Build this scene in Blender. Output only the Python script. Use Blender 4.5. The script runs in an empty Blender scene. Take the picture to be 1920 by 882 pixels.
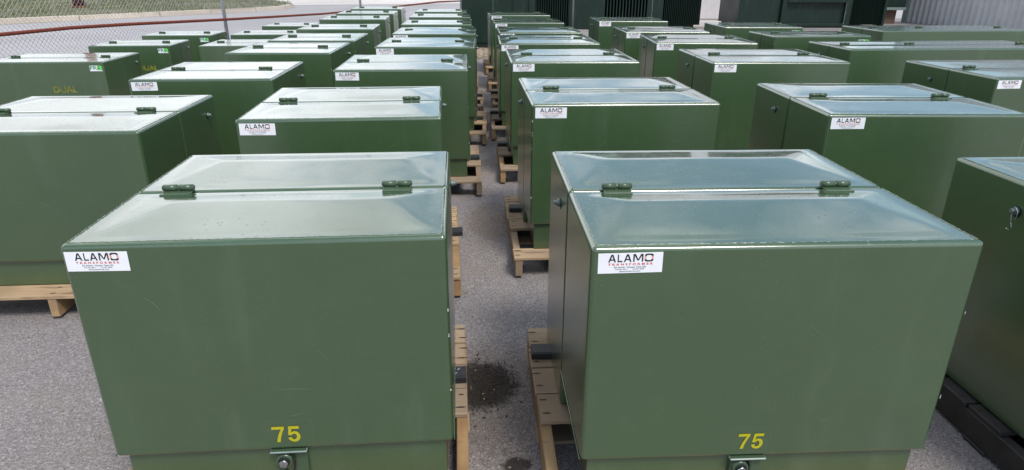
import bpy, bmesh, math, random
from mathutils import Vector, Matrix, noise
R = math.radians
C = bpy.context.scene.collection
rnd = random.Random(7)
PAL = 0.120           # pallet height
TOP = 0.865           # nominal height of a cabinet top above the ground

# ------------------------------------------------------------------ materials
def new_mat(name):
    m = bpy.data.materials.new(name); m.use_nodes = True
    nt = m.node_tree; b = nt.nodes['Principled BSDF']
    return m, nt, b
def N(nt, t, **kw):
    n = nt.nodes.new(t)
    for k, v in kw.items():
        if k in n.inputs: n.inputs[k].default_value = v
        else: setattr(n, k, v)
    return n
def ramp(nt, fac, stops):
    r = nt.nodes.new('ShaderNodeValToRGB')
    e = r.color_ramp.elements
    while len(e) < len(stops): e.new(0.5)
    for i, (p, c) in enumerate(stops):
        e[i].position = p
        e[i].color = (c[0], c[1], c[2], 1) if hasattr(c, '__len__') else (c, c, c, 1)
    nt.links.new(fac, r.inputs[0]); return r.outputs[0]
def mixc(nt, fac, a, b, mode='MIX'):
    m = nt.nodes.new('ShaderNodeMix'); m.data_type = 'RGBA'; m.blend_type = mode
    for s, v in ((0, fac), (6, a), (7, b)):
        if isinstance(v, (int, float)): m.inputs[s].default_value = v
        elif isinstance(v, tuple): m.inputs[s].default_value = (*v, 1)
        else: nt.links.new(v, m.inputs[s])
    return m.outputs[2]
def noise_n(nt, co, scale, detail=4, rough=.55, vec=None):
    n = nt.nodes.new('ShaderNodeTexNoise'); n.inputs['Scale'].default_value = scale
    n.inputs['Detail'].default_value = detail; n.inputs['Roughness'].default_value = rough
    if vec:
        mp = nt.nodes.new('ShaderNodeMapping'); mp.inputs['Scale'].default_value = vec
        nt.links.new(co, mp.inputs[0]); co = mp.outputs[0]
    nt.links.new(co, n.inputs['Vector']); return n.outputs['Fac']
def bump(nt, b, h, strength, dist):
    n = nt.nodes.new('ShaderNodeBump'); n.inputs['Strength'].default_value = strength
    n.inputs['Distance'].default_value = dist
    nt.links.new(h, n.inputs['Height']); nt.links.new(n.outputs[0], b.inputs['Normal'])

def paint(name, col, rough=.2, dust=.35, spec=.5, coat=1.):
    m, nt, b = new_mat(name)
    geo = N(nt, 'ShaderNodeNewGeometry'); tc = N(nt, 'ShaderNodeTexCoord')
    P = geo.outputs['Position']
    n1 = noise_n(nt, P, 3.0, 5)
    c = mixc(nt, ramp(nt, n1, [(.35, 0.), (.7, 1.)]), col, tuple(v*1.12 for v in col))
    # fine dust specks, water spots and pale paint chips
    sp = noise_n(nt, P, 260, 1)
    c = mixc(nt, ramp(nt, sp, [(.78, 0.), (.82, .35)]), c, (.25, .30, .26))
    big = noise_n(nt, P, 18, 3)
    hz = noise_n(nt, P, 1.3, 4)
    c = mixc(nt, ramp(nt, big, [(.5, 0.), (.8, dust*.15)]), c, (.16, .19, .16))
    chip = nt.nodes.new('ShaderNodeTexVoronoi'); chip.inputs['Scale'].default_value = 5
    nt.links.new(P, chip.inputs['Vector'])
    c = mixc(nt, ramp(nt, chip.outputs['Distance'], [(.0, .7), (.016, 0.)]), c, (.5, .5, .46))
    sc_ = noise_n(nt, P, 1, 4, .6, (9, 9, 1.6))
    c = mixc(nt, ramp(nt, sc_, [(.56, 0.), (.74, .09)]), c, (.20, .24, .19))
    nt.links.new(c, b.inputs['Base Color'])
    r = mixc(nt, ramp(nt, hz, [(.3, 0.), (.75, 1.)]), (rough*.8,)*3, (rough*1.35,)*3)
    r = mixc(nt, ramp(nt, sp, [(.68, 0.), (.76, 1.)]), r, (.6,)*3)
    dr = nt.nodes.new('ShaderNodeTexVoronoi'); dr.inputs['Scale'].default_value = 42; nt.links.new(P, dr.inputs['Vector'])
    gate = noise_n(nt, P, 4, 3)
    gm = N(nt, 'ShaderNodeMath', operation='MULTIPLY')
    nt.links.new(ramp(nt, dr.outputs['Distance'], [(.12, 1.), (.2, 0.)]), gm.inputs[0]); nt.links.new(ramp(nt, gate, [(.45, 0.), (.6, 1.)]), gm.inputs[1])
    sn = N(nt, 'ShaderNodeSeparateXYZ'); nt.links.new(geo.outputs['Normal'], sn.inputs[0])
    g2 = N(nt, 'ShaderNodeMath', operation='MULTIPLY'); nt.links.new(gm.outputs[0], g2.inputs[0])
    nt.links.new(ramp(nt, sn.outputs['Z'], [(.6, 0.), (.9, 1.)]), g2.inputs[1]); gm = g2
    r = mixc(nt, gm.outputs[0], r, (.5,)*3)
    cr = mixc(nt, ramp(nt, big, [(.4, 0.), (.75, 1.)]), (.05,)*3, (.12,)*3)
    cr = mixc(nt, ramp(nt, sn.outputs['Z'], [(.35, 0.), (.75, 1.)]), (.30,)*3, cr)
    nt.links.new(mixc(nt, gm.outputs[0], cr, (.35,)*3), b.inputs['Coat Roughness'])
    nt.links.new(r, b.inputs['Roughness'])
    b.inputs['Specular IOR Level'].default_value = spec
    b.inputs['Coat Weight'].default_value = coat; b.inputs['Coat Roughness'].default_value = .11; b.inputs['Coat IOR'].default_value = 1.68
    f = noise_n(nt, P, 420, 2); g = noise_n(nt, P, 7, 2)
    ad = N(nt, 'ShaderNodeMath', operation='MULTIPLY_ADD'); ad.inputs[1].default_value = 14
    nt.links.new(g, ad.inputs[0]); nt.links.new(f, ad.inputs[2])
    bump(nt, b, ad.outputs[0], .35, .00022)
    return m
GREEN = (.037, .075, .028)
M = {}
M['green'] = paint('green_enamel', GREEN)
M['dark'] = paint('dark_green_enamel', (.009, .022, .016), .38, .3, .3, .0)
M['hinge'] = paint('hinge_enamel', (.045, .080, .042), .35, .8, .5, .15)

def flat(name, col, rough=.5, metal=0., nz=0., scale=40):
    m, nt, b = new_mat(name)
    b.inputs['Roughness'].default_value = rough; b.inputs['Metallic'].default_value = metal
    g = N(nt, 'ShaderNodeNewGeometry')
    n = noise_n(nt, g.outputs['Position'], scale, 4)
    c = mixc(nt, ramp(nt, n, [(.35, 0.), (.7, 1.)]), col, tuple(v*(1-nz) for v in col))
    nt.links.new(c, b.inputs['Base Color'])
    return m
M['white'] = flat('sticker_white', (.80, .81, .84), .35, 0, .05)
M['ink'] = flat('sticker_black', (.012, .011, .013), .4)
M['red'] = flat('sticker_red', (.62, .12, .09), .4)
M['pink'] = flat('sticker_pink', (.72, .33, .28), .4)
M['grey'] = flat('sticker_small_print', (.09, .09, .10), .4)
M['yellow'] = flat('decal_yellow', (.50, .45, .012), .45, 0, .35, 400)
M['faded'] = flat('worn_yellow', (.13, .14, .02), .5, 0, .6, 60)
M['stencil'] = flat('smudged_yellow_stencil', (.34, .33, .02), .5, 0, .75, 22)
M['chip'] = flat('paint_chip', (.55, .56, .50), .7, 0, .3)
M['scuff'] = flat('scuffed_paint', (.13, .18, .12), .6)
M['crumb'] = flat('dark_crumbs', (.035, .026, .019), .9, 0, .6, 90)
M['film'] = flat('decal_film_edge', (.16, .21, .15), .4)
M['fgreen'] = flat('fluid_sticker_green', (.02, .22, .10), .4)
M['flime'] = flat('fluid_sticker_lime', (.12, .62, .12), .4)
M['steel'] = flat('bright_steel', (.62, .63, .63), .25, 1., .3)
M['zinc'] = flat('galvanised_steel', (.42, .44, .46), .45, .6, .25)
M['rust'] = flat('rusty_pipe', (.20, .040, .018), .8, .1, .45, 25)
M['rubber'] = flat('black_rubber', (.018, .020, .024), .55, 0, .3)
M['mark'] = flat('chalk_mark', (.55, .55, .55), .8)
M['plate'] = flat('latch_flange_paint', (.20, .25, .235), .35, 0, .15)
M['bolt'] = flat('bolt_paint', (.16, .21, .19), .3, .3, .2)
M['recess_shade'] = flat('painted_recess_shade', (.008, .014, .010), .6)  # near-black colour on solid discs stands in for shade in dimples
M['nail'] = flat('nail_stain', (.045, .028, .018), .7, .2)
M['wall'] = flat('white_panel', (.78, .76, .78), .7, 0, .10, 4)
M['brick'] = flat('brown_block', (.16, .10, .075), .9, 0, .3, 12)

def wood(name, a, b2):
    m, nt, b = new_mat(name)
    tc = N(nt, 'ShaderNodeTexCoord'); oi = N(nt, 'ShaderNodeObjectInfo')
    at = nt.nodes.new('ShaderNodeVertexColor'); at.layer_name = 'plank'
    P = tc.outputs['Object']
    ad = N(nt, 'ShaderNodeVectorMath', operation='ADD')
    sc = N(nt, 'ShaderNodeVectorMath', operation='SCALE'); sc.inputs['Scale'].default_value = 9
    nt.links.new(at.outputs[0], sc.inputs[0]); nt.links.new(P, ad.inputs[0]); nt.links.new(sc.outputs[0], ad.inputs[1])
    P2 = ad.outputs[0]
    # grain runs along local x for boards; stringers store a flag in the alpha channel by using their own material
    gr = noise_n(nt, P2, 1, 6, .6, (3, 60, 60) if 'board' in name else (60, 3, 60))
    pl = noise_n(nt, P2, 2.2, 3, .6)
    c = mixc(nt, ramp(nt, gr, [(.32, 0.), (.68, 1.)]), a, b2)
    c = mixc(nt, ramp(nt, pl, [(.38, 0.), (.66, .9)]), c, tuple(v*.58 for v in b2))
    kn = noise_n(nt, P2, 1, 2, .5, (5, 22, 22)); c = mixc(nt, ramp(nt, kn, [(.62, 0.), (.74, .8)]), c, (.16, .09, .05))
    sep = N(nt, 'ShaderNodeSeparateColor'); nt.links.new(at.outputs[0], sep.inputs[0])
    c = mixc(nt, ramp(nt, sep.outputs[0], [(0., .85), (.75, 0.)]), c, (.22, .165, .12))
    c = mixc(nt, ramp(nt, oi.outputs['Random'], [(0., .7), (.7, 0.)]), c, (.17, .15, .135))
    nt.links.new(c, b.inputs['Base Color']); b.inputs['Roughness'].default_value = .8
    bump(nt, b, gr, .5, .002)
    return m
M['board'] = wood('pallet_board_pine', (.62, .44, .25), (.50, .33, .17))
M['stringer'] = wood('pallet_stringer_pine', (.50, .33, .16), (.36, .21, .09))
M['darkwood'] = flat('dark_timber', (.035, .032, .030), .6, 0, .5, 14)  # near-black timber for the pallet at the right edge

# ground
def ground_mat():
    m, nt, b = new_mat('asphalt_lot')
    g = N(nt, 'ShaderNodeNewGeometry'); P = g.outputs['Position']
    v = nt.nodes.new('ShaderNodeTexVoronoi'); v.inputs['Scale'].default_value = 210
    nt.links.new(P, v.inputs['Vector'])
    sp = N(nt, 'ShaderNodeSeparateColor'); nt.links.new(v.outputs['Color'], sp.inputs[0])
    c = ramp(nt, sp.outputs[0], [(0., (.115, .104, .104)), (.25, (.195, .178, .178)), (.65, (.255, .234, .234)), (.9, (.32, .295, .292)), (1., (.46, .43, .41))])
    v2 = nt.nodes.new('ShaderNodeTexVoronoi'); v2.inputs['Scale'].default_value = 26
    nt.links.new(P, v2.inputs['Vector'])
    c = mixc(nt, ramp(nt, v2.outputs['Distance'], [(.04, .6), (.10, 0.)]), c, (.42, .39, .36))
    big = noise_n(nt, P, .8, 5)
    c = mixc(nt, ramp(nt, big, [(.3, .30), (.65, 0.)]), c, (.12, .105, .10))
    med = noise_n(nt, P, 5, 4)
    c = mixc(nt, ramp(nt, med, [(.5, 0.), (.75, .35)]), c, (.25, .205, .16))
    # oil stains with their own shapes
    sx = N(nt, 'ShaderNodeSeparateXYZ'); nt.links.new(P, sx.inputs[0])
    ed = noise_n(nt, P, 30, 6, .7)
    def stain(c, x, y, rx, ry, k, col):
        d = N(nt, 'ShaderNodeVectorMath', operation='SUBTRACT'); d.inputs[1].default_value = (x, y, 0)
        nt.links.new(P, d.inputs[0])
        s = N(nt, 'ShaderNodeVectorMath', operation='MULTIPLY'); s.inputs[1].default_value = (1/rx, 1/ry, 0)
        nt.links.new(d.outputs[0], s.inputs[0])
        l = N(nt, 'ShaderNodeVectorMath', operation='LENGTH'); nt.links.new(s.outputs[0], l.inputs[0])
        a = N(nt, 'ShaderNodeMath', operation='MULTIPLY_ADD'); a.inputs[1].default_value = 1.2
        nt.links.new(ed, a.inputs[0]); nt.links.new(l.outputs['Value'], a.inputs[2])
        return mixc(nt, ramp(nt, a.outputs[0], [(0., k), (.60*1.0, k), (1., 0.)]) if False else
                    ramp(nt, N_sub(a.outputs[0]), [(.42, k), (.64, 0.)]), c, col, 'MULTIPLY')
    def N_sub(o):
        q = N(nt, 'ShaderNodeMath', operation='MULTIPLY_ADD'); q.inputs[1].default_value = .5; q.inputs[2].default_value = -.42
        nt.links.new(o, q.inputs[0]); return q.outputs[0]
    c = stain(c, .0, 2.10, .112, .118, .95, (.10, .08, .065))
    c = stain(c, .06, 2.03, .17, .30, .5, (.55, .48, .40))
    c = stain(c, .115, 1.655, .036, .028, .95, (.12, .10, .09))
    c = stain(c, .12, 3.9, .14, .25, .6, (.75, .62, .48))
    c = stain(c, -.05, 5.9, .2, .3, .6, (.6, .55, .5))
    nt.links.new(c, b.inputs['Base Color']); b.inputs['Roughness'].default_value = .88
    bump(nt, b, v.outputs['Distance'], .8, .004)
    return m
M['lot'] = ground_mat()
def speckle(name, a, b2, scale, rough=.9, bp=.3):
    m, nt, b = new_mat(name)
    g = N(nt, 'ShaderNodeNewGeometry'); P = g.outputs['Position']
    n = noise_n(nt, P, scale, 6, .7); n2 = noise_n(nt, P, .35, 5)
    c = mixc(nt, ramp(nt, n, [(.3, 0.), (.7, 1.)]), a, b2)
    c = mixc(nt, ramp(nt, n2, [(.35, .35), (.6, 0.)]), c, tuple(v*.7 for v in a))
    nt.links.new(c, b.inputs['Base Color']); b.inputs['Roughness'].default_value = rough
    bump(nt, b, n, bp, .01)
    return m
M['street'] = speckle('street_asphalt', (.30, .287, .292), (.40, .385, .388), 30)
M['concrete'] = speckle('pale_concrete', (.56, .51, .48), (.66, .62, .59), 3)
M['kerb'] = speckle('old_kerb_concrete', (.46, .38, .29), (.60, .53, .44), 3)
M['soil'] = speckle('grassy_soil', (.085, .088, .035), (.17, .15, .075), 5)
M['dirt'] = speckle('brown_dirt', (.16, .10, .055), (.26, .18, .11), 14)
M['stone'] = speckle('gravel_stone', (.20, .15, .10), (.42, .36, .29), 9)
M['gblade'] = speckle('grass_blade', (.06, .11, .02), (.19, .18, .07), 1.2)
M['tin'] = speckle('corrugated_sheet', (.50, .49, .48), (.64, .625, .61), 2)

# ------------------------------------------------------------------ mesh helpers
def wn(me):
    """area-weighted vertex normals so bevelled sheet metal keeps flat faces"""
    vn = [Vector((0, 0, 0)) for _ in me.vertices]
    for p in me.polygons:
        p.use_smooth = True
        for v in p.vertices: vn[v] += p.normal*(p.area**1.0)
    me.normals_split_custom_set_from_vertices([n.normalized() if n.length > 0 else Vector((0, 0, 1)) for n in vn])
def link(name, bm, mats, parent=None, smooth=False, loc=None):
    me = bpy.data.meshes.new(name); bm.normal_update(); bm.to_mesh(me); bm.free()
    for m in (mats if isinstance(mats, (list, tuple)) else [mats]): me.materials.append(m)
    if smooth: wn(me)
    o = bpy.data.objects.new(name, me); C.objects.link(o)
    if parent: o.parent = parent
    if loc: o.location = loc
    return o
def reuse(name, me, parent=None, loc=(0, 0, 0)):
    o = bpy.data.objects.new(name, me); C.objects.link(o); o.location = loc
    if parent: o.parent = parent
    return o
def box(bm, x0, x1, y0, y1, z0, z1, bev=0, seg=2, mi=0):
    vs = [bm.verts.new((x, y, z)) for z in (z0, z1) for y in (y0, y1) for x in (x0, x1)]
    fs = [bm.faces.new([vs[i] for i in f]) for f in ((0, 2, 3, 1), (4, 5, 7, 6), (0, 1, 5, 4), (2, 6, 7, 3), (0, 4, 6, 2), (1, 3, 7, 5))]
    if bev:
        es = list({e for f in fs for e in f.edges})
        r = bmesh.ops.bevel(bm, geom=es, offset=bev, segments=seg, affect='EDGES', profile=.5)
        fs = list({f for f in fs if f.is_valid} | set(r['faces']))
    for f in fs: f.material_index = mi
    return fs
def cyl(bm, p0, p1, r, n=12, mi=0, r1=None, cap=True):
    p0, p1 = Vector(p0), Vector(p1); d = (p1-p0).normalized()
    a = d.orthogonal().normalized(); b = d.cross(a); r1 = r if r1 is None else r1
    A = [bm.verts.new(p0+(a*math.cos(t)+b*math.sin(t))*r) for t in [2*math.pi*i/n for i in range(n)]]
    B = [bm.verts.new(p1+(a*math.cos(t)+b*math.sin(t))*r1) for t in [2*math.pi*i/n for i in range(n)]]
    fs = [bm.faces.new([A[i], A[(i+1) % n], B[(i+1) % n], B[i]]) for i in range(n)]
    for f in fs: f.smooth = True
    if cap: fs += [bm.faces.new(A[::-1]), bm.faces.new(B)]
    for f in fs: f.material_index = mi
def tube(bm, pts, r, n=6, mi=0):
    rings = []
    for i, p in enumerate(pts):
        p = Vector(p); d = (Vector(pts[min(i+1, len(pts)-1)])-Vector(pts[max(i-1, 0)])).normalized()
        a = d.cross(Vector((0.01, 0.02, 1))).normalized() if abs(d.z) < .9 else d.orthogonal().normalized(); b = d.cross(a)
        rr = r[i] if hasattr(r, '__len__') else r
        rings.append([bm.verts.new(p+(a*math.cos(2*math.pi*k/n)+b*math.sin(2*math.pi*k/n))*rr) for k in range(n)])
    for A, B in zip(rings, rings[1:]):
        for k in range(n):
            f = bm.faces.new([A[k], A[(k+1) % n], B[(k+1) % n], B[k]]); f.smooth = True; f.material_index = mi
def text_mesh(body, size, offset=0., spacing=1., align='LEFT'):
    cu = bpy.data.curves.new('t', 'FONT'); cu.body = body; cu.size = size; cu.offset = offset
    cu.space_character = spacing; cu.align_x = align; cu.resolution_u = 3
    o = bpy.data.objects.new('t', cu); C.objects.link(o); bpy.context.view_layer.update()
    me = bpy.data.meshes.new_from_object(o)
    bpy.data.objects.remove(o); bpy.data.curves.remove(cu)
    return me
def add_text(bm, body, size, x0, x1, zb, zt, y, mi, offset=0., spacing=1., shear=0.):
    """put text into the x-z plane, fitted to the rectangle x0..x1, zb..zt"""
    me = text_mesh(body, size, offset, spacing)
    xs = [v.co.x for v in me.vertices]; ys = [v.co.y for v in me.vertices]
    ax, bx_, ay, by = min(xs), max(xs), min(ys), max(ys)
    m = {}
    for v in me.vertices:
        u = (v.co.x-ax)/(bx_-ax); w = (v.co.y-ay)/(by-ay)
        m[v.index] = bm.verts.new((x0+(x1-x0)*u+shear*w*(zt-zb), y, zb+(zt-zb)*w))
    for p in me.polygons:
        try:
            f = bm.faces.new([m[i] for i in p.vertices]); f.material_index = mi
            f.normal_update()
            if f.normal.y > 0: f.normal_flip()
        except ValueError: pass
    bpy.data.meshes.remove(me)
def quad_xz(bm, x0, x1, z0, z1, y, mi, thick=0.):
    f = bm.faces.new([bm.verts.new(p) for p in ((x0, y, z0), (x1, y, z0), (x1, y, z1), (x0, y, z1))]); f.material_index = mi

def tag(o, label=None, cat=None, group=None, kind=None):
    for k, v in (('label', label), ('category', cat), ('group', group), ('kind', kind)):
        if v: o[k] = v
    return o
def thing(name, label, cat, loc, rz=0., group=None):
    o = bpy.data.objects.new(name, None); C.objects.link(o)
    o.location = loc; o.rotation_euler = (0, 0, rz); o.empty_display_size = .2
    return tag(o, label, cat, group)

def poly_xz(bm, pts, x0, x1, z0, z1, y, mi):
    f = bm.faces.new([bm.verts.new((x0+(x1-x0)*u, y, z0+(z1-z0)*v)) for u, v in pts]); f.material_index = mi
    f.normal_update()
    if f.normal.y > 0: f.normal_flip()
    bmesh.ops.triangulate(bm, faces=[f])
GLY = {
 'A': [[(0, 0), (.19, 0), (.57, 1), (.37, 1)], [(.81, 0), (1, 0), (.63, 1), (.43, 1)], [(.2, .23), (.8, .23), (.74, .39), (.26, .39)]],
 'L': [[(0, 0), (.24, 0), (.24, 1), (0, 1)], [(.24, 0), (1, 0), (1, .17), (.24, .17)]],
 'M': [[(0, 0), (.14, 0), (.14, 1), (0, 1)], [(.86, 0), (1, 0), (1, 1), (.86, 1)], [(.14, 1), (.24, 1), (.56, .15), (.44, .15), (.14, .80)], [(.86, 1), (.76, 1), (.44, .15), (.56, .15), (.86, .80)]],
 '7': [[(0, 1), (1, 1), (1, .86), (.85, .66), (.72, .42), (.64, .2), (.60, 0), (.32, 0), (.37, .22), (.48, .46), (.62, .67), (.74, .82), (0, .82)]],
 '5': [[(.12, 1), (.92, 1), (.92, .82), (.33, .82), (.29, .60), (.42, .655), (.56, .67), (.75, .64), (.90, .53), (.97, .36), (.96, .27), (.88, .12), (.73, .02), (.50, -.02), (.27, .02), (.10, .12), (.02, .27), (.28, .30), (.33, .20), (.42, .155), (.52, .15), (.64, .20), (.70, .33), (.66, .45), (.55, .51), (.42, .50), (.33, .45), (.28, .41), (.05, .43)]],
}
def glyph(bm, ch, x0, x1, z0, z1, y, mi):
    for k, p in enumerate(GLY[ch]): poly_xz(bm, p, x0, x1, z0, z1, y-.00002*k, mi)
# ------------------------------------------------------------------ stickers (shared meshes)
def rounded_o(bm, x0, x1, z0, z1, t, y):
    """letter O made of black top and bottom arcs and pink hatched sides"""
    n = 48; cx, cz, a, b = (x0+x1)/2, (z0+z1)/2, (x1-x0)/2, (z1-z0)/2
    def pt(th, k):
        c, s = math.cos(th), math.sin(th); e = .5
        return (cx+math.copysign(abs(c)**e, c)*(a-k), y, cz+math.copysign(abs(s)**e, s)*(b-k*.85))
    for i in range(n):
        t0, t1 = 2*math.pi*i/n, 2*math.pi*(i+1)/n
        z = pt((t0+t1)/2, 0)[2]-cz
        f = bm.faces.new([bm.verts.new(p) for p in (pt(t0, 0), pt(t1, 0), pt(t1, t), pt(t0, t))])
        f.material_index = 3 if abs(z) < b*.55 else 1
        f.normal_update()
        if f.normal.y > 0: f.normal_flip()
def make_sticker():
    w, h = .151, .051; bm = bmesh.new()
    box(bm, 0, w, -.0006, 0, 0, h)
    y = -.0010
    X = lambda u: u*w
    Z = lambda v: h*v
    for ch, a, b in (('A', .155, .275), ('L', .30, .375), ('A', .395, .515), ('M', .54, .695)):
        glyph(bm, ch, X(a), X(b), Z(.555), Z(.935), y, 1)
    rounded_o(bm, X(.715), X(.855), Z(.548), Z(.942), .0042, y)
    add_text(bm, 'TRANSFORMER', .01, X(.155), X(.85), Z(.385), Z(.50), y, 2, .00035, 1.7)
    add_text(bm, 'San Antonio - Houston, Texas USA', .01, X(.25), X(.745), Z(.245), Z(.345), y, 4, .0001)
    add_text(bm, '210-661-8411', .01, X(.27), X(.455), Z(.165), Z(.225), y, 4, .0001)
    add_text(bm, '713-991-6060', .01, X(.535), X(.72), Z(.165), Z(.225), y, 4, .0001)
    add_text(bm, 'alamotransformer.com', .01, X(.335), X(.66), Z(.06), Z(.135), y, 4, .0001)
    o = link('sticker', bm, [M['white'], M['ink'], M['red'], M['pink'], M['grey']])
    me = o.data; bpy.data.objects.remove(o); return me
STICKER = make_sticker()
def make_fluid_sticker():
    bm = bmesh.new(); w, h = .112, .060
    box(bm, 0, w, -.0006, 0, .0, .009)
    box(bm, 0, w*.62, -.0006, 0, .0092, h*.86)
    add_text(bm, 'FR', .03, .003, w*.62, .013, h*.80, -.0010, 1, .0008)
    add_text(bm, '3', .03, w*.60, w*1.02, .010, h*.88, -.0014, 2, .0012)
    o = link('fluid_sticker', bm, [M['white'], M['fgreen'], M['flime']])
    me = o.data; bpy.data.objects.remove(o); return me
FLUID = make_fluid_sticker()
def make_decal(txt, w, h, film=True, sh=0.):
    bm = bmesh.new()
    if film:      # hairline edge of the clear film the digits are printed on
        quad_xz(bm, -.026, w+.032, h+.0175, h+.018, -.0007, 1); quad_xz(bm, w+.0315, w+.032, -.024, h+.0174, -.0007, 1)
    if txt == '75':
        glyph(bm, '7', 0, w*.44, 0, h, -.0012, 0); glyph(bm, '5', w*.54, w*1.0, 0, h, -.0012, 0)
    else: add_text(bm, txt, h, 0, w, 0, h, -.0012, 0, .0006)
    for v in bm.verts:
        if v.co.y < -.001: v.co.x += sh*v.co.z
    o = link('rating_decal', bm, [M['yellow'], M['film']])
    me = o.data; bpy.data.objects.remove(o); return me
D75 = make_decal('75', .074, .050); D75S = make_decal('75', .070, .048, True, .05)
D75F = D75.copy(); D75F.materials[0] = M['faded']
DUAL = make_decal('DUAL', .215, .060, False); DUAL.materials[0] = M['stencil']
def make_hinge():
    bm = bmesh.new(); L = .081; r = .0092
    cyl(bm, (0, 0, r+.003), (L*.46, 0, r+.003), r, 20)
    cyl(bm, (L*.54, 0, r+.003), (L, 0, r+.003), r, 16)
    cyl(bm, (-.003, 0, r+.003), (L+.004, 0, r+.003), r*.72, 12)
    box(bm, .001, L-.001, -.040, -.001, -.001, .0040, .001, 1)
    box(bm, .001, L-.001, .001, .012, -.001, .0035)
    o = link('hinge', bm, M['hinge']); me = o.data; bpy.data.objects.remove(o); return me
HINGE = make_hinge()
def make_bolt():
    bm = bmesh.new()      # axis along +x, seated at x=0
    cyl(bm, (-.001, 0, -.004), (.0006, 0, -.004), .019, 20, 1)
    cyl(bm, (.0, 0, 0), (.012, 0, 0), .0125, 6, 0)
    cyl(bm, (.0, 0, 0), (.022, 0, 0), .0068, 10, 0)
    o = link('side_bolt', bm, [M['bolt'], M['recess_shade']]); me = o.data; bpy.data.objects.remove(o); return me
BOLT = make_bolt()
def make_latch():
    bm = bmesh.new()
    box(bm, 0, .098, -.020, .02, -.007, 0, .0025, 1, 1)                 # flange under the hood
    box(bm, .008, .030, -.004, .02, -.12, -.0075)                       # left cheek
    box(bm, .062, .094, -.004, .02, -.12, -.0075)                       # right cheek
    cyl(bm, (.034, .02, -.036), (.034, -.016, -.036), .021, 24, 0)
    cyl(bm, (.034, -.016, -.036), (.034, -.0175, -.036), .016, 24, 3)
    cyl(bm, (.034, -.017, -.037), (.034, -.026, -.037), .0125, 5, 2)
    tube(bm, [(.055, -.006, -.012), (.060, -.010, -.03), (.059, -.009, -.055), (.054, -.005, -.075)], .003, 6, 3)
    o = link('latch', bm, [M['hinge'], M['plate'], M['steel'], M['recess_shade']]); me = o.data
    bpy.data.objects.remove(o); return me
LATCH = make_latch()

# ------------------------------------------------------------------ cabinets
def pillow(bm, x0, x1, y0, y1, z, rg, amp=1., nx=56, ny=26):
    """cross-broken lid panel: ridge near the back, gentle slope to the front"""
    kb, kf, ks = .092*amp*rg.uniform(.85, 1.15), .042*amp*rg.uniform(.8, 1.2), .085*amp*rg.uniform(.85, 1.15)
    ph = [rg.uniform(0, 6.28) for _ in range(4)]; seed = Vector((rg.uniform(0, 90), rg.uniform(0, 90), 0))
    ins = .026; g = []
    for j in range(ny+1):
        row = []
        for i in range(nx+1):
            u, v = i/nx, j/ny
            x, y = x0+(x1-x0)*u, y0+(y1-y0)*v
            dl, dr, df, db = x-x0-ins, x1-ins-x, y-y0-ins*.8, y1-ins*.6-y
            hs = [dl*ks, dr*ks*rg_side, df*kf, db*kb] if False else [dl*ks, dr*ks, df*kf*1.0, db*kb]
            mn = min(hs)
            if min(dl, dr, df, db) <= 0: h = 0.
            else:
                r = .00045
                h = -r*math.log(sum(math.exp(-q/r) for q in hs)+math.exp(-.024*amp/r))
                s = min(1., min(dl, dr, df, db)/.022); s = s*s*(3-2*s)
                h = max(h, 0)*s
                h += s*.0018*amp*noise.noise(Vector((x*3.2, y*5, 0))+seed)
            row.append(bm.verts.new((x, y, z+h)))
        g.append(row)
    for j in range(ny):
        for i in range(nx):
            bm.faces.new([g[j][i], g[j][i+1], g[j+1][i+1], g[j+1][i]])
def strip_top(bm, fs, x0, x1, y0, y1, z):
    for f in list(bm.faces):
        if f.is_valid and f.calc_center_median().z > z-1e-4 and f.normal.z > .99 and f.calc_area() > .3*(x1-x0)*(y1-y0):
            bm.faces.remove(f)
def weld(bm, a, b, rg, r=.0021, step=.006):
    a, b = Vector(a), Vector(b); n = max(3, int((b-a).length/step))
    pts, rs = [], []
    for i in range(n+1):
        p = a.lerp(b, i/n); pts.append(p+Vector((rg.uniform(-1, 1), rg.uniform(-1, 1), 0))*.0011)
        rs.append(r*rg.uniform(.5, 1.25))
    tube(bm, pts, rs, 5)
GRP = 'green transformer cabinets standing in rows on pallets'
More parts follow.
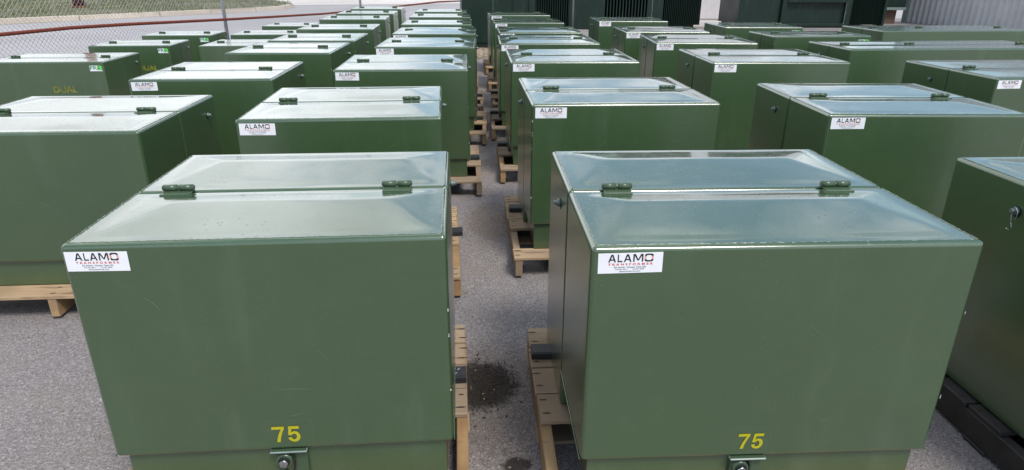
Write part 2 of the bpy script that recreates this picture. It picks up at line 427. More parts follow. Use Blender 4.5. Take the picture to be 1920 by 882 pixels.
def cabinet(key, x, y, a, W, D, dz, label, sticker=True, fluid=False, dual=None, hood=.612, amp=1., front=False, hl=.095, hr=.11, near=True, ysf=.412, lx=.400):
    rg = random.Random(sum(ord(c)*(i+3) for i, c in enumerate(key))*13)
    H = TOP+dz-PAL
    hood = min(hood, H-.12)
    ys = ysf*D/.862
    t = thing('transformer_cabinet', label, 'transformer', (x, y, PAL), a, GRP)
    b = .013
    # tank: rear half, full height
    bm = bmesh.new()
    fs = box(bm, .0, W, ys+.0025, D, 0, H, b, 3); bm.normal_update(); strip_top(bm, fs, 0, W, ys, D, H)
    pillow(bm, b, W-b, ys+.0025+b, D-b, H, rg, amp)
    if near:
        weld(bm, (b, ys+.012, H+.0002), (b, D-.02, H+.0002), rg); weld(bm, (W-b, ys+.012, H+.0002), (W-b, D-.02, H+.0002), rg)
    link('tank', bm, M['green'], t, True)
    # sill under the hood, reaching up inside it
    bm = bmesh.new(); box(bm, .022, W-.022, .020, ys+.001, 0, H-.03, .004, 2)
    link('sill', bm, M['green'], t, True)
    # hood
    bm = bmesh.new()
    fs = box(bm, 0, W, 0, ys-.0025, H-hood, H, b, 3); bm.normal_update(); strip_top(bm, fs, 0, W, 0, ys, H)
    pillow(bm, b, W-b, b, ys-.0025-b, H, rg, amp)
    if near:
        weld(bm, (b, .014, H+.0002), (b, ys-.01, H+.0002), rg); weld(bm, (W-b, .014, H+.0002), (W-b, ys-.01, H+.0002), rg)
        weld(bm, (.014, b*1.1, H+.0002), (W-.014, b*1.1, H+.0002), rg, .0013)
        cyl(bm, (-.0015, .006, H-hood+.003), (-.0015, ys-.004, H-hood+.003), .0022, 6)
        cyl(bm, (W+.0015, .006, H-hood+.003), (W+.0015, ys-.004, H-hood+.003), .0022, 6)
    if near:
        for q in range(rg.randint(2, 6)):                     # chipped paint along the edges, a few hairline scratches
            ex = rg.choice((.0035, W-.0035, W-.0035)); zz = H-hood+rg.uniform(.02, hood-.05); a_ = rg.uniform(.0008, .0026); l_ = rg.uniform(.002, .009)
            f = bm.faces.new([bm.verts.new((ex+dx*a_, -.0007, zz+dz_*l_)) for dx, dz_ in ((-1, 0), (-.2, -.9), (.9, -.4), (.7, .7), (-.3, 1))]); f.material_index = 1
        for q in range(rg.randint(3, 6)):
            sx, sz = rg.uniform(.1, W-.1), H-hood+rg.uniform(.1, hood-.08); an = rg.uniform(-1.4, 1.4); L_ = rg.uniform(.02, .11)
            pts = [(sx+L_*u*math.cos(an)+.15*L_*math.sin(3*u), -.0004, sz+L_*u*math.sin(an)) for u in [i/6 for i in range(7)]]
            tube(bm, pts, [.00012+.0004*math.sin(math.pi*i/6) for i in range(7)], 4, 2)
    h = link('hood', bm, [M['green'], M['chip'], M['scuff']], t, True)
    for hx in (hl, W-hr-.081):
        reuse('hinge', HINGE, t, (hx, ys, H+.0005))
    if W > 1.5: reuse('hinge', HINGE, t, (W*.36, ys, H+.0005))
    if sticker:
        so_ = reuse('sticker', STICKER, t, (.017, -.0003, H-.066)); so_.rotation_euler = (0, R(rg.uniform(-.9, .9)), 0)
        if key == 'A1': so_.scale = (.93, 1, .97); so_.location.x = .009
    if fluid: reuse('fluid_sticker', FLUID, t, (W-.135, -.0003, H-.088))
    if dual is not None: reuse('rating_decal', DUAL, t, (dual[0], -.0003, H-dual[1]))
    else: reuse('rating_decal', D75F if key == 'F1' else D75S if key[0] in 'BC' else D75, t, (lx+.013, -.0003, H-.584) if hood > .55 else (.40, -.0003, H-hood+.03))
    reuse('latch', LATCH, t, (lx, .012, H-hood-.0008))
    ob = reuse('side_bolt', BOLT, t, (W, D*.85, H-.085))
    ob = reuse('side_bolt', BOLT, t, (0, D*.65, H-.088)); ob.rotation_euler = (0, 0, math.pi)
    if key == 'C0':
        bm = bmesh.new(); yy, zz = D*.65, H-.088
        tube(bm, [(-.010, yy-.004, zz+.010), (-.016, yy-.022, zz+.004), (-.016, yy-.020, zz-.020), (-.012, yy-.004, zz-.036), (-.010, yy+.006, zz-.018), (-.010, yy+.004, zz+.008)], .0014, 6)
        tube(bm, [(-.010, yy-.002, zz-.038), (-.014, yy-.012, zz-.050), (-.012, yy-.006, zz-.062), (-.010, yy+.010, zz-.062)], .0016, 6)
        link('seal_wire', bm, M['steel'], t)
    return t

BOX = {
 'A1':(-0.968,1.449,0.024,0.895,0.822,-0.003), 'A2':(-1.034,2.850,0.041,0.887,0.865,-0.005),
 'A3':(-0.924,4.409,0.012,0.884,0.872,-0.005), 'A4':(-0.861,5.889,-0.020,0.870,0.877,-0.009),
 'A5':(-0.858,7.181,-0.008,0.877,0.875,-0.007), 'A6':(-0.896,8.492,0.005,0.872,0.873,-0.005),
 'A7':(-0.925,9.931,0.007,0.879,0.872,-0.004), 'A8':(-0.967,11.440,-0.006,0.852,0.878,-0.009),
 'B1':(0.261,1.367,-0.007,0.938,0.885,0.003), 'B2':(0.269,3.100,0.011,0.921,0.862,0.008),
 'B3':(0.255,4.707,-0.002,0.921,0.859,0.007), 'B4':(0.228,6.056,-0.014,0.908,0.866,0.003),
 'B5':(0.267,7.258,-0.004,0.900,0.868,0.000), 'B6':(0.259,8.723,-0.004,0.901,0.864,0.001),
 'B7':(0.252,10.287,0.028,0.904,0.878,0.003),
 'C0':(1.665,1.235,0.000,0.905,0.890,0.000),
 'C1':(1.567,2.812,-0.046,0.911,0.901,0.010), 'C2':(1.622,4.494,-0.024,0.961,0.874,0.028),
 'C3':(1.631,6.041,-0.073,0.930,0.861,0.011), 'C4':(1.634,7.307,-0.030,0.931,0.810,0.003),
 'C5':(1.637,8.952,-0.022,0.928,0.863,0.008),
 'D1':(3.191,3.903,0.023,0.900,0.885,0.003), 'D2':(3.141,5.486,0.030,1.950,0.707,0.009),
 'D3':(2.971,6.588,0.032,1.012,0.617,0.019), 'D4':(2.964,7.944,-0.034,0.939,0.821,0.006),
 'E1':(4.715,7.635,0.035,1.900,0.858,-0.014),
 'F1':(-2.367,2.778,0.017,0.954,0.901,-0.038), 'F2':(-2.080,4.110,0.017,0.852,0.856,-0.018),
 'F3':(-2.003,5.535,-0.012,0.843,0.870,-0.019), 'F4':(-1.956,6.540,0.000,0.825,0.853,-0.017),
 'F5':(-2.010,7.857,0.027,0.857,0.828,-0.013), 'F6':(-2.089,9.426,0.043,0.882,0.850,-0.005),
 'F7':(-2.132,10.807,0.021,0.883,0.844,-0.006), 'F8':(-2.150,12.230,0.010,0.880,0.847,-0.006),
 'G1':(-4.722,6.639,0.040,1.150,0.808,-0.224), 'G2':(-4.522,8.200,0.070,0.909,0.729,-0.227),
 'G3':(-4.540,9.580,0.046,0.901,0.771,-0.226),
 'H1':(-3.232,8.135,0.039,0.900,0.829,-0.222), 'H2':(-3.380,9.670,0.079,0.895,0.802,-0.225),
 'H3':(-3.480,11.461,0.002,0.785,0.847,-0.238),
}
ORD = ['', 'first', 'second', 'third', 'fourth', 'fifth', 'sixth', 'seventh', 'eighth']
COL = {'A': 'in column just left of the aisle', 'B': 'in column just right of the aisle',
       'C': 'in second column right of the aisle', 'D': 'in third column right of the aisle',
       'F': 'in second column left of the aisle', 'H': 'in third column left of the aisle',
       'G': 'in column nearest the fence'}
LAB = {
 'A1': 'large green cabinet with yellow 75, front of column just left of the aisle',
 'B1': 'large green cabinet with yellow 75, front of column just right of the aisle',
 'C0': 'dark-sided green cabinet cut by the right edge, beside the front right cabinet',
 'F1': 'green cabinet cut by the left edge on splintered pallet, behind front left cabinet',
 'D1': 'green cabinet with smudged sticker, cut by the right edge of the photo',
 'D2': 'extra long low-lit green cabinet running past the right edge of the photo',
 'E1': 'wide green cabinet without sticker in front of the corrugated metal wall',
 'G1': 'wide green cabinet with yellow DUAL lettering and green sticker at far left',
 'G2': 'green cabinet with green sticker and partly hidden yellow lettering near the fence',
 'G3': 'smaller green cabinet with green sticker, farthest back of those nearest the fence',
 'D3': 'broad green cabinet with small green sticker, third from front in third column right',
 'D4': 'green cabinet with small green sticker standing before the framed dark green tank',
}
STK = {'A1', 'A2', 'A3', 'A4', 'A5', 'B1', 'B2', 'B3', 'B4', 'B5', 'B6', 'B7', 'C0', 'C1', 'C2', 'C3', 'C4', 'C5', 'D1', 'F2'}
FLU = {'G1', 'G2', 'G3', 'D3', 'D4'}
for k, (x, y, a, W, D, dz) in BOX.items():
    n = int(k[1]) + (1 if k[0] == 'C' else 0)
    lab = LAB.get(k) or 'green cabinet %s, %s from front %s' % (
        'with white sticker' if k in STK else 'without sticker', ORD[n], COL.get(k[0], ''))
    cabinet(k, x, y, a, W, D, dz, lab, k in STK, k in FLU,
            {'G1': (.64, .29), 'G2': (.52, .29)}.get(k), hl=.083 if k == 'A1' else .10, near=y < 7, ysf=.24 if k == 'C0' else .412,
            amp={'A': 1.15, 'B': 1.1, 'C': 1.0}.get(k[0], .45) if not (k in ('A6', 'A7', 'A8', 'B7', 'C5')) else .5) if k not in ('F1', 'F2') else cabinet(
        k, x, y, a, W, D, dz, lab, k in STK, False, None, hl=.10, near=True, amp=1.1, lx=.52 if k == 'F1' else .4)

# ------------------------------------------------------------------ pallets
def plank_box(bm, lay, x0, x1, y0, y1, z0, z1, rg, mi=0):
    dx, dy = rg.uniform(-.006, .006), rg.uniform(-.003, .003)
    fs = box(bm, x0+dx, x1+dx, y0+dy, y1+dy, z0, z1, .0025, 1, mi)
    c = (rg.random(), rg.random(), rg.random(), 1)
    if rg.random() < .6: c = (min(1, c[0]+.5), c[1], c[2], 1)
    for f in fs:
        if f.is_valid:
            for l in f.loops: l[lay] = c
def pallet(key, x, y, a, W, D, label, ol, orr, of=.085, ob=.055, mats=('board', 'stringer')):
    rg = random.Random(sum(ord(c) for c in key)*7)
    t = thing('wooden_pallet', label, 'pallet', (x, y, 0), a, 'wooden pallets under the cabinets')
    X0, X1, Y0, Y1 = -ol, W+orr, -of, D+ob
    bm = bmesh.new(); lay = bm.loops.layers.color.new('plank')
    zt = PAL-.0005; y1 = Y1; boards = []
    for i in range(4):
        w = .145+rg.uniform(-.012, .012); boards.append((y1-w+.006, y1)); y1 -= w+rg.uniform(0, .006)
    boards.append((Y0, Y0+.12)); 
    if y1-(Y0+.13) > .34: boards.append((y1-.22, y1-.12))
    for (b0, b1) in boards: plank_box(bm, lay, X0, X1, b0, b1, zt-.017, zt, rg)
    for (b0, b1) in boards:                                           # nail heads with dark stains
        for sx in (X0+.02, X1-.02, (X0+X1)/2):
            for q in (.25, .75):
                px, py = sx+rg.uniform(-.008, .008), b0+(b1-b0)*q
                l = rg.uniform(.009, .024)
                v = [bm.verts.new((px+dx, py+dy, zt+.0006)) for dx, dy in ((-l, 0), (-l*.4, -.0035), (l*.4, -.0045), (l, 0), (l*.4, .0045), (-l*.4, .0035))]
                f = bm.faces.new(v); f.material_index = 1
    link('deck', bm, [M[mats[0]], M['nail']], t)
    for sx in (X0+.001, (X0+X1)/2-.018, X1-.038):
        bm = bmesh.new(); lay = bm.loops.layers.color.new('plank')
        plank_box(bm, lay, sx, sx+.037, Y0+.004, Y1-.004, .014, zt-.0175, rg)
        link('stringer', bm, M[mats[1]], t)
    bm = bmesh.new(); lay = bm.loops.layers.color.new('plank')
    for b0 in ((Y0+Y1)/2-.05, Y1-.12): plank_box(bm, lay, X0+.002, X1-.002, b0, b0+.1, .0005, .0135, rg)
    link('bottom_deck', bm, M[mats[0]], t)
    return t
PL = {'A1': (.05, .042), 'A2': (.05, .06), 'A3': (.05, .078), 'A4': (.05, .09), 'A5': (.05, .08), 'B1': (.076, .05), 'B2': (.082, .05)}
for k, (x, y, a, W, D, dz) in BOX.items():
    n = int(k[1]) + (1 if k[0] == 'C' else 0)
    lo = {'A': (.05, .07), 'B': (.075, .05)}.get(k[0], (.04, .04)); ol, orr = PL.get(k, lo)
    lab = {'F1': 'splintered pine pallet showing a broken edge at the left of the photo',
           'C0': 'dark timber pallet under the cabinet at the right edge',
           'A1': 'pale pine pallet under the front cabinet just left of the aisle',
           'B1': 'pale pine pallet under the front cabinet just right of the aisle'}.get(k) or (
          'wooden pallet under the %s' % {'D2': 'extra long cabinet at the right', 'E1': 'wide cabinet before the corrugated wall', 'G1': 'wide cabinet at far left', 'G2': 'second cabinet nearest the fence', 'G3': 'third cabinet nearest the fence'}.get(
           k, '%s cabinet from front %s' % (ORD[n], COL.get(k[0], ''))))
    pallet(k, x, y, a, W, D, lab, ol, orr, of=.10 if k == 'F1' else .085,
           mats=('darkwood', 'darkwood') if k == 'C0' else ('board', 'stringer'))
# black rubber pads wedged between tank and pallet
def pad(x, y, rz, label, marks=False):
    bm = bmesh.new(); box(bm, -.045, .045, -.036, .036, 0, .026, .003, 2)
    box(bm, -.039, .039, -.030, .030, .026, .0275)
    if marks:
        for q in (-.012, .002):
            cyl(bm, (q+.012, .008, .0279), (q+.020, .020, .0279), .0011, 5, 1)
        cyl(bm, (.002, -.018, .0279), (.012, -.010, .0279), .0011, 5, 1)
    o = link('rubber_pad', bm, [M['rubber'], M['mark']]); o.location = (x, y, PAL+.0006); o.rotation_euler = (0, 0, rz)
    tag(o, label, 'rubber pad', 'black rubber pads wedged on the pallets')
for k in ('A1', 'A2', 'A3', 'A4', 'A5'):
    x, y, a, W, D, dz = BOX[k]
    pad(x+W+.022 if k != 'A1' else x+W-.018, y+(.52 if k == 'A1' else .50), .03, 'black rubber pad right of the %s cabinet from front %s' % (ORD[int(k[1])], 'on the left aisle side') if k != 'A1' else
        'black rubber pad with chalk ticks on the front left pallet', k == 'A1')
for k in ('B1', 'B2', 'B3', 'B4', 'B5'):
    x, y, a, W, D, dz = BOX[k]
    pad(x-.022 if k == 'B1' else x-.03, y+(.74 if k == 'B1' else .62), -.03, 'black rubber pad left of the %s cabinet from front %s' % (ORD[int(k[1])], 'on the right aisle side') if k != 'B1' else
        'wet black rubber pad on the pallet of the front right cabinet')

# ------------------------------------------------------------------ ground, street, kerb
def sheet(name, pts, z, m, sub=0, kind='structure'):
    bm = bmesh.new(); f = bm.faces.new([bm.verts.new((x, y, z)) for x, y in pts]); bm.normal_update()
    if f.normal.z < 0: f.normal_flip()
    return tag(link(name, bm, m), kind=kind)
sheet('ground', [(-260, -120), (260, -120), (260, 400), (-260, 400)], -.004, M['street'])
sheet('asphalt_lot', [(-8.5, -25), (30, -25), (30, 24), (-.6, 24.2), (-3.6, 20.0), (-5.75, 11), (-7.5, 3)], 0, M['lot'])
sheet('concrete_pavement', [(-8.4, 33.2), (-8.9, 34), (-11.6, 38.8), (-21.8, 39.9), (-26, 33), (-60, 33), (-60, 90), (40, 90), (40, 38), (-1, 35.5)], .006, M['concrete'])
grass_pts = [(-19, 13.5), (-14.3, 20.2), (-12.43, 22.46), (-10.93, 24.69), (-8.59, 27.84), (-7.9, 29.3), (-7.95, 31.2), (-8.7, 33.4), (-11.8, 38.4), (-21.5, 39.5), (-23.5, 34), (-31, 24)]
bm = bmesh.new()
lo = [bm.verts.new((x, y, 0)) for x, y in grass_pts]; hi = [bm.verts.new((x, y, .135)) for x, y in grass_pts]
f = bm.faces.new(hi); bm.normal_update()
if f.normal.z < 0: f.normal_flip()
tag(link('grass_verge', bm, M['soil']), kind='structure')
# grass blades, one mass
bm = bmesh.new(); rg = random.Random(3)
def inside(x, y):
    c = False; j = len(grass_pts)-1
    for i in range(len(grass_pts)):
        xi, yi = grass_pts[i]; xj, yj = grass_pts[j]
        if (yi > y) != (yj > y) and x < (xj-xi)*(y-yi)/(yj-yi)+xi: c = not c
        j = i
    return c
cnt = 0
while cnt < 9000:
    x, y = rg.uniform(-28, -7.9), rg.uniform(14, 39.5)
    if not inside(x, y): continue
    if noise.noise(Vector((x*.5, y*.5, 0))) < rg.uniform(-.5, .2): continue
    h = rg.uniform(.04, .13); w = rg.uniform(.01, .03); t = rg.uniform(0, 3.14); dx, dy = math.cos(t)*w, math.sin(t)*w
    l = rg.uniform(-.05, .05)
    bm.faces.new([bm.verts.new(p) for p in ((x-dx, y-dy, .134), (x+dx, y+dy, .134), (x+l, y+l*.5, .134+h))]); cnt += 1
tag(link('grass', bm, M['gblade']), 'short patchy green and straw grass inside the kerb', 'grass', kind='stuff')
# kerb
bm = bmesh.new(); kp = [Vector((x, y, 0)) for x, y in grass_pts[:9]]
segs = []
for a, b in zip(kp, kp[1:]):
    L = (b-a).length; n = max(1, int(L/1.6))
    for i in range(n): segs.append((a.lerp(b, i/n+.003), a.lerp(b, (i+1)/n-.012/L*1.5)))
rg = random.Random(5)
for a, b in segs:
    d = (b-a).normalized(); nrm = Vector((d.y, -d.x, 0))
    z = .15+rg.uniform(-.008, .008); o0, o1 = .02+rg.uniform(-.01, .01), .17
    prof = [(-o1, .0), (-o1, z), (o0-.05, z), (o0-.015, z-.02), (o0+.015, 0)]
    A = [bm.verts.new(a+nrm*p+Vector((0, 0, q))) for p, q in prof]; B = [bm.verts.new(b+nrm*p+Vector((0, 0, q))) for p, q in prof]
    for i in range(4): bm.faces.new([A[i], B[i], B[i+1], A[i+1]])
    bm.faces.new(A); bm.faces.new(B[::-1])
tag(link('kerb', bm, M['kerb']), kind='structure')
# dirt and loose gravel at the end of the aisle
bm = bmesh.new(); rg = random.Random(11); ring = []
for i in range(28):
    t = 2*math.pi*i/28; r = 1+.18*math.sin(3*t+1)+rg.uniform(-.08, .08)
    ring.append(bm.verts.new((.05+1.0*r*math.cos(t), 13.45+.95*r*math.sin(t), .004)))
bm.faces.new(ring); tag(link('dirt_patch', bm, M['dirt']), kind='structure')
bm = bmesh.new()
for i in range(900):
    x, y, s = rg.gauss(.05, .45), rg.gauss(13.1, .4), rg.uniform(.010, .030)
    m_ = Matrix.Translation((x, y, .004+s*.3)) @ Matrix.Rotation(rg.uniform(0, 3), 4, 'Z') @ Matrix.Diagonal((s*rg.uniform(.7, 1.5), s, s*.6, 1))
    bmesh.ops.create_icosphere(bm, subdivisions=1, radius=1, matrix=m_)
tag(link('gravel', bm, M['stone']), 'loose brown gravel on the dirt at the end of the aisle', 'gravel', kind='stuff')

bm = bmesh.new(); rg = random.Random(21)
for i in range(420):
    x, y = (rg.uniform(-.1, .3), rg.uniform(1.2, 6)) if i % 3 else (rg.uniform(-2.6, -1.0), rg.uniform(1.0, 2.6))
    s = rg.uniform(.0018, .0048)*(1.6 if rg.random() < .06 else 1)
    m_ = Matrix.Translation((x, y, .001+s*.4)) @ Matrix.Rotation(rg.uniform(0, 3), 4, 'Z') @ Matrix.Diagonal((s*rg.uniform(.8, 1.6), s, s*.7, 1))
    bmesh.ops.create_icosphere(bm, subdivisions=1, radius=1, matrix=m_)
tag(link('pebbles', bm, M['stone']), 'tiny loose pebbles scattered on the asphalt between the cabinets', 'pebbles', kind='stuff')
bm = bmesh.new(); rg = random.Random(8)
for i in range(700):
    x, y, s = rg.gauss(.01, .055), rg.gauss(2.10, .075), rg.uniform(.0012, .0045)
    if x < -.03: continue
    m_ = Matrix.Translation((x, y, .001+s*.3)) @ Matrix.Rotation(rg.uniform(0, 3), 4, 'Z') @ Matrix.Diagonal((s*rg.uniform(.8, 1.6), s, s*.7, 1))
    bmesh.ops.create_icosphere(bm, subdivisions=1, radius=1, matrix=m_)
tag(link('dirt_crumbs', bm, M['crumb']), 'dark crumbly dirt spilled on the asphalt beside the front left pallet', 'dirt', kind='stuff')
# ------------------------------------------------------------------ chain link fence
FP = [(-7.1, 4.33), (-5.6, 11), (-3.36, 20.86), (-.1, 24.3)]
fence = thing('chain_link_fence', 'chain link fence with galvanised posts and a rusty sagging rail along the street', 'fence', (FP[0][0], FP[0][1], 0))
off = Vector((FP[0][0], FP[0][1], 0)); FH = 1.9
bm = bmesh.new(); s = .075
for a, b in zip(FP, FP[1:]):
    a, b = Vector((*a, 0))-off, Vector((*b, 0))-off; L = (b-a).length; d = (b-a)/L
    for k in range(int(-FH/s)-1, int(L/s)+1):
        for sg in (1, -1):
            u0 = k*s if sg == 1 else k*s+FH
            u1 = u0+sg*FH; z0, z1 = .05, .05+FH
            if sg == 1:
                if u0 < 0: z0 += -u0; u0 = 0
                if u1 > L: z1 -= u1-L; u1 = L
            else:
                if u0 > L: z0 += u0-L; u0 = L
                if u1 < 0: z1 -= -u1; u1 = 0
            if z1-z0 < .02: continue
            tube(bm, [a+d*u0+Vector((0, 0, z0)), a+d*u1+Vector((0, 0, z1))], .0025, 3)
link('wire_mesh', bm, M['zinc'], fence)
def post(x, y, r=.034):
    bm = bmesh.new(); p = Vector((x, y, 0))-off; cyl(bm, p, p+Vector((0, 0, 2.0)), r, 16)
    bmesh.ops.create_uvsphere(bm, u_segments=12, v_segments=6, radius=r*1.1, matrix=Matrix.Translation(p+Vector((0, 0, 2.0))))
    link('post', bm, M['zinc'], fence)
for q in ((-7.1, 4.33), (-6.35, 7.66), (-4.93, 13.95), (-3.36, 20.86), (-.42, 23.98)): post(*q, .045 if q[0] > -1 else .034)
bm = bmesh.new()
rail = [(-7.1, 4.4, .76), (-6.05, 9.02, .70), (-5.8, 10.11, .70), (-5.54, 11.26, .67), (-4.96, 13.83, .58), (-3.98, 18.14, .45), (-3.5, 20.3, .42), (-2.46, 21.75, .47), (-1.24, 23.1, .56), (-.36, 24.33, .55)]
tube(bm, [Vector(p)-off+Vector((.06, -.02, 0)) for p in rail], .025, 8)
link('rail', bm, M['rust'], fence)['label'] = 'rusty brown sagging pipe rail'

# rusty post in the grass
bm = bmesh.new(); cyl(bm, (0, 0, 0), (0, 0, 4.2), .20, 16)
cyl(bm, (0, 0, 0), (0, 0, .06), .30, 16)
o = link('rusty_post', bm, M['rust']); o.location = (-15.4, 28.0, .134)
tag(o, 'thick rusty brown post standing in the grass beyond the fence', 'post')

# ------------------------------------------------------------------ big dark transformers and walls behind
def fins(bm, x0, x1, y0, y1, z0, z1, pitch, th=.012):
    n = int((x1-x0)/pitch)
    for i in range(n+1):
        x = x0+(x1-x0)*i/n; box(bm, x-th/2, x+th/2, y0, y1, z0, z1)
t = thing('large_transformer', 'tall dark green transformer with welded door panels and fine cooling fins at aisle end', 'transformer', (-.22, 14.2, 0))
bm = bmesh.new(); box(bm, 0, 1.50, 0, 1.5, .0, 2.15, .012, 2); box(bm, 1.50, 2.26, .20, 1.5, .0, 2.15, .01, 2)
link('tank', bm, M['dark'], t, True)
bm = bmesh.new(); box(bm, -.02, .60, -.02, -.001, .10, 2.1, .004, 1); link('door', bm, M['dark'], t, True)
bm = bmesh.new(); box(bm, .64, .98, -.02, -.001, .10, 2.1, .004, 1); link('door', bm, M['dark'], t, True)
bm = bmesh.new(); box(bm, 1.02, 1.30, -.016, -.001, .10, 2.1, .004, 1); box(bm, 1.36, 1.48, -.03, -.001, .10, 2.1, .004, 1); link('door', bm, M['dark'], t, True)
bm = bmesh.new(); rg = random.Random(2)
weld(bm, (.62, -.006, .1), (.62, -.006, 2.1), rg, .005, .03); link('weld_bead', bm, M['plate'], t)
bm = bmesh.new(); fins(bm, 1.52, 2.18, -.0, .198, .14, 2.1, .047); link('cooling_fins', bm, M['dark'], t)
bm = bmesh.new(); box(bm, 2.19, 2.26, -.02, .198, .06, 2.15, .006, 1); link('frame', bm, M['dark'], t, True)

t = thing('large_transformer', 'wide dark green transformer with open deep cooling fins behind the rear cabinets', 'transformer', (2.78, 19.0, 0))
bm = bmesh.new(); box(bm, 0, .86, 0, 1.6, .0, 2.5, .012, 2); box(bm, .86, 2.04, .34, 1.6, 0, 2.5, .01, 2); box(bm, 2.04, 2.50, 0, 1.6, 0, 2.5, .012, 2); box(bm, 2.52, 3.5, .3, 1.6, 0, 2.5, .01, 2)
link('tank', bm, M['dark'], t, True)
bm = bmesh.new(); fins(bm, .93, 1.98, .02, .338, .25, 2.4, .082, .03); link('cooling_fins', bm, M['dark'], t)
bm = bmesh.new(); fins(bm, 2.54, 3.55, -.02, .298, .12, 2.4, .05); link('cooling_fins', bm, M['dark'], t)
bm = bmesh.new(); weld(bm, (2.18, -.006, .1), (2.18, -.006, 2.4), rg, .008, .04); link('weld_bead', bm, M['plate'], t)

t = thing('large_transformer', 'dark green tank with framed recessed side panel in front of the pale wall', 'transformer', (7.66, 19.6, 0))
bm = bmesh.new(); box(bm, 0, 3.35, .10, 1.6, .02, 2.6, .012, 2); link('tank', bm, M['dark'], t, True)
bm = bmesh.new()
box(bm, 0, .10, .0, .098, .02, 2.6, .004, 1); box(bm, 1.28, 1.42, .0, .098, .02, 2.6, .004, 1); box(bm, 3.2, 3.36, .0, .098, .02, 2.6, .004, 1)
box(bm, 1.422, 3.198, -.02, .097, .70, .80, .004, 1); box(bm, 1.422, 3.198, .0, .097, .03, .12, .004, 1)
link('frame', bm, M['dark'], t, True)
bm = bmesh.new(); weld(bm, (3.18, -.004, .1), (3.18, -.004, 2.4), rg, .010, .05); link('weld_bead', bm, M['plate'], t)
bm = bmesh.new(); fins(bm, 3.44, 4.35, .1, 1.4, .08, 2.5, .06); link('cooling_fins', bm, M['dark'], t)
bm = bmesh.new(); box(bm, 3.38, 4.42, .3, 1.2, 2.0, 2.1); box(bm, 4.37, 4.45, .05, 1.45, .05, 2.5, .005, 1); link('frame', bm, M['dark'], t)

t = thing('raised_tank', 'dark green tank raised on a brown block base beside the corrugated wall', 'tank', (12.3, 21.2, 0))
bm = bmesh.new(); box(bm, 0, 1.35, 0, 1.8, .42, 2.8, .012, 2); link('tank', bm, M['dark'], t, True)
bm = bmesh.new(); box(bm, .05, 1.37, -.04, -.001, .42, .50, .004, 1); link('flange', bm, M['plate'], t)  # paler colour paints in the highlight along the tank's lit bottom edge
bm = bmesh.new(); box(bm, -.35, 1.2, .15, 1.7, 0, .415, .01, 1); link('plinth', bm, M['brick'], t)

t = thing('panel_wall', 'pale grey panel wall with a horizontal joint behind the dark transformers', 'wall', (5.2, 23.6, 0))
bm = bmesh.new()
for i in range(4):
    for j in range(5): box(bm, i*2.0+.006, i*2.0+1.994, 0, .2, .0+j*1.0+.006, j*1.0+.994, .004, 1)
link('panels', bm, M['wall'], t, True)
bm = bmesh.new(); box(bm, .0, 8.0, .03, .19, 0, 5.0); link('backing', bm, M['concrete'], t)
bm = bmesh.new(); box(bm, 6.35, 7.3, 19.9, 20.3, 0, .16, .01, 1); tag(link('concrete_block', bm, M['concrete'], None, True), 'low white concrete block on the ground beside the dark tank', 'block')

t = thing('corrugated_wall', 'weathered grey corrugated metal wall at the far right', 'wall', (14.3, 22.0, 0))
bm = bmesh.new(); L = Vector((16.9-14.3, 8-22.0, 0)); d = L.normalized(); nn = Vector((d.y, -d.x, 0)); pr = None
i = 0; n = int(L.length/.035)
for i in range(n+1):
    u = L*(i/n); dep = .028*math.tanh(2.2*math.sin(i*.035/.21*2*math.pi))
    c = [bm.verts.new(u+nn*(dep)+Vector((0, 0, z))) for z in (.0, 3.4)]
    if pr: f = bm.faces.new([pr[0], c[0], c[1], pr[1]]); f.smooth = True
    pr = c
link('sheeting', bm, M['tin'], t)
bm = bmesh.new(); box(bm, -.12, .02, -.06, .1, 0, 3.5, .01, 1); link('corner_post', bm, M['plate'], t)

# ------------------------------------------------------------------ light
w = bpy.data.worlds.new('World'); bpy.context.scene.world = w; w.use_nodes = True
nt = w.node_tree; bg = nt.nodes['Background']
SUN_EL, SUN_AZ = 56, 152       # azimuth measured from +Y towards +X
sky = nt.nodes.new('ShaderNodeTexSky'); sky.sky_type = 'NISHITA'; sky.sun_disc = False
sky.sun_elevation = R(SUN_EL); sky.sun_rotation = R(SUN_AZ); sky.air_density = 1.2; sky.dust_density = 1.5
tc = nt.nodes.new('ShaderNodeTexCoord')
sep = nt.nodes.new('ShaderNodeSeparateXYZ'); nt.links.new(tc.outputs['Generated'], sep.inputs[0])
mx = N(nt, 'ShaderNodeMath', operation='MAXIMUM'); mx.inputs[1].default_value = 0.
nt.links.new(sep.outputs['Z'], mx.inputs[0])
az = N(nt, 'ShaderNodeMath', operation='ADD'); az.inputs[1].default_value = .16; nt.links.new(mx.outputs[0], az.inputs[0])
dv = N(nt, 'ShaderNodeVectorMath', operation='DIVIDE')
cb = N(nt, 'ShaderNodeCombineXYZ')
for i in range(3): nt.links.new(az.outputs[0], cb.inputs[i])
nt.links.new(tc.outputs['Generated'], dv.inputs[0]); nt.links.new(cb.outputs[0], dv.inputs[1])
mp = nt.nodes.new('ShaderNodeMapping'); mp.inputs['Location'].default_value = (3.1, 1.7, 0); nt.links.new(dv.outputs[0], mp.inputs[0])
cl = noise_n(nt, mp.outputs[0], 1.5, 7, .55)
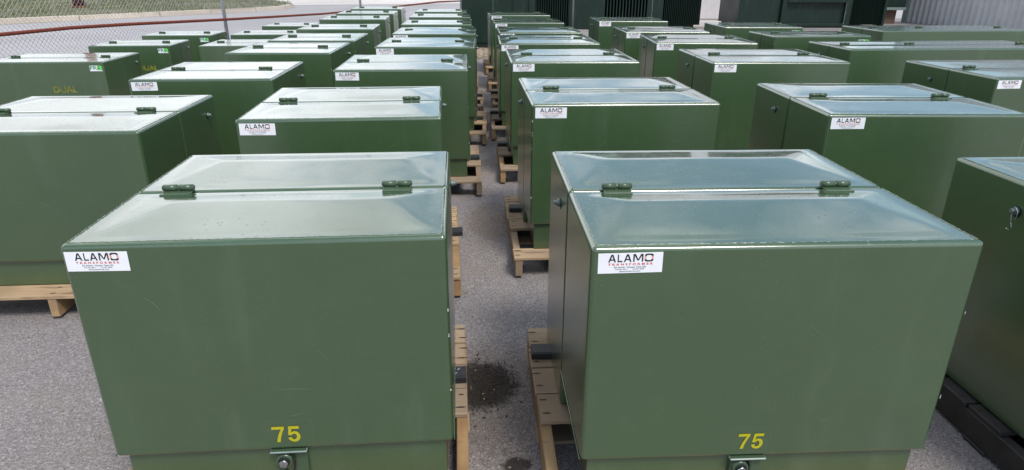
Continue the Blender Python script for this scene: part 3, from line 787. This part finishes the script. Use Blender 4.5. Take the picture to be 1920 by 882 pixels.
# a bright cloud bank to the north-west, thinner cloud elsewhere
nm = N(nt, 'ShaderNodeVectorMath', operation='NORMALIZE'); nt.links.new(tc.outputs['Generated'], nm.inputs[0])
dt = N(nt, 'ShaderNodeVectorMath', operation='DOT_PRODUCT'); dt.inputs[1].default_value = Vector((-.66, .68, .36)).normalized()
nt.links.new(nm.outputs[0], dt.inputs[0])
mr = N(nt, 'ShaderNodeMapRange'); mr.inputs['From Min'].default_value = .60; mr.inputs['From Max'].default_value = .96
mr.inputs['To Min'].default_value = -.075; mr.inputs['To Max'].default_value = .14
nt.links.new(dt.outputs['Value'], mr.inputs['Value'])
bs = N(nt, 'ShaderNodeMath', operation='ADD'); nt.links.new(mr.outputs[0], bs.inputs[0]); nt.links.new(cl, bs.inputs[1])
fac = ramp(nt, bs.outputs[0], [(.43, 0.), (.58, 1.)])
CLOUD = (18.5, 19., 19.8)
shade = noise_n(nt, mp.outputs[0], 2.6, 5, .5)
cc = mixc(nt, ramp(nt, shade, [(.35, 0.), (.65, 1.)]), CLOUD, tuple(v*.62 for v in CLOUD))
skyb = mixc(nt, 1., sky.outputs[0], (1.7, 1.75, 1.8), 'MULTIPLY')
col = mixc(nt, fac, skyb, cc)
hzf = ramp(nt, sep.outputs['Z'], [(.0, .8), (.16, 0.)])
col = mixc(nt, hzf, col, (7.2, 8.3, 9.6))
nt.links.new(col, bg.inputs['Color']); bg.inputs['Strength'].default_value = .1
sl = bpy.data.lights.new('Sun', 'SUN'); sl.energy = 3.0; sl.angle = R(16); sl.color = (1, .95, .88)
so = bpy.data.objects.new('Sun', sl); C.objects.link(so)
dirv = Vector((math.sin(R(SUN_AZ))*math.cos(R(SUN_EL)), math.cos(R(SUN_AZ))*math.cos(R(SUN_EL)), math.sin(R(SUN_EL))))
so.rotation_euler = dirv.to_track_quat('Z', 'Y').to_euler(); so.location = (0, -5, 12)

# ------------------------------------------------------------------ camera
F, yaw, pitch, roll, hc = 1227.2, .057188, .380411, .00473, TOP+.58502
fw = Vector((math.sin(yaw)*math.cos(pitch), math.cos(yaw)*math.cos(pitch), -math.sin(pitch)))
r0 = Vector((math.cos(yaw), -math.sin(yaw), 0)); u0 = r0.cross(fw)
r2 = r0*math.cos(roll)+u0*math.sin(roll); u2 = -r0*math.sin(roll)+u0*math.cos(roll)
cd = bpy.data.cameras.new('Camera'); cam = bpy.data.objects.new('Camera', cd); C.objects.link(cam)
m4 = Matrix((r2, u2, -fw)).transposed().to_4x4(); m4.translation = (0, 0, hc)
cam.matrix_world = m4
cd.sensor_width = 36; cd.lens = F/1920*36; cd.clip_start = .05; cd.clip_end = 900
sc = bpy.context.scene; sc.camera = cam
vs = sc.view_settings; vs.view_transform = 'Standard'; vs.look = 'None'; vs.exposure = 0; vs.gamma = 1; vs.use_curve_mapping = False
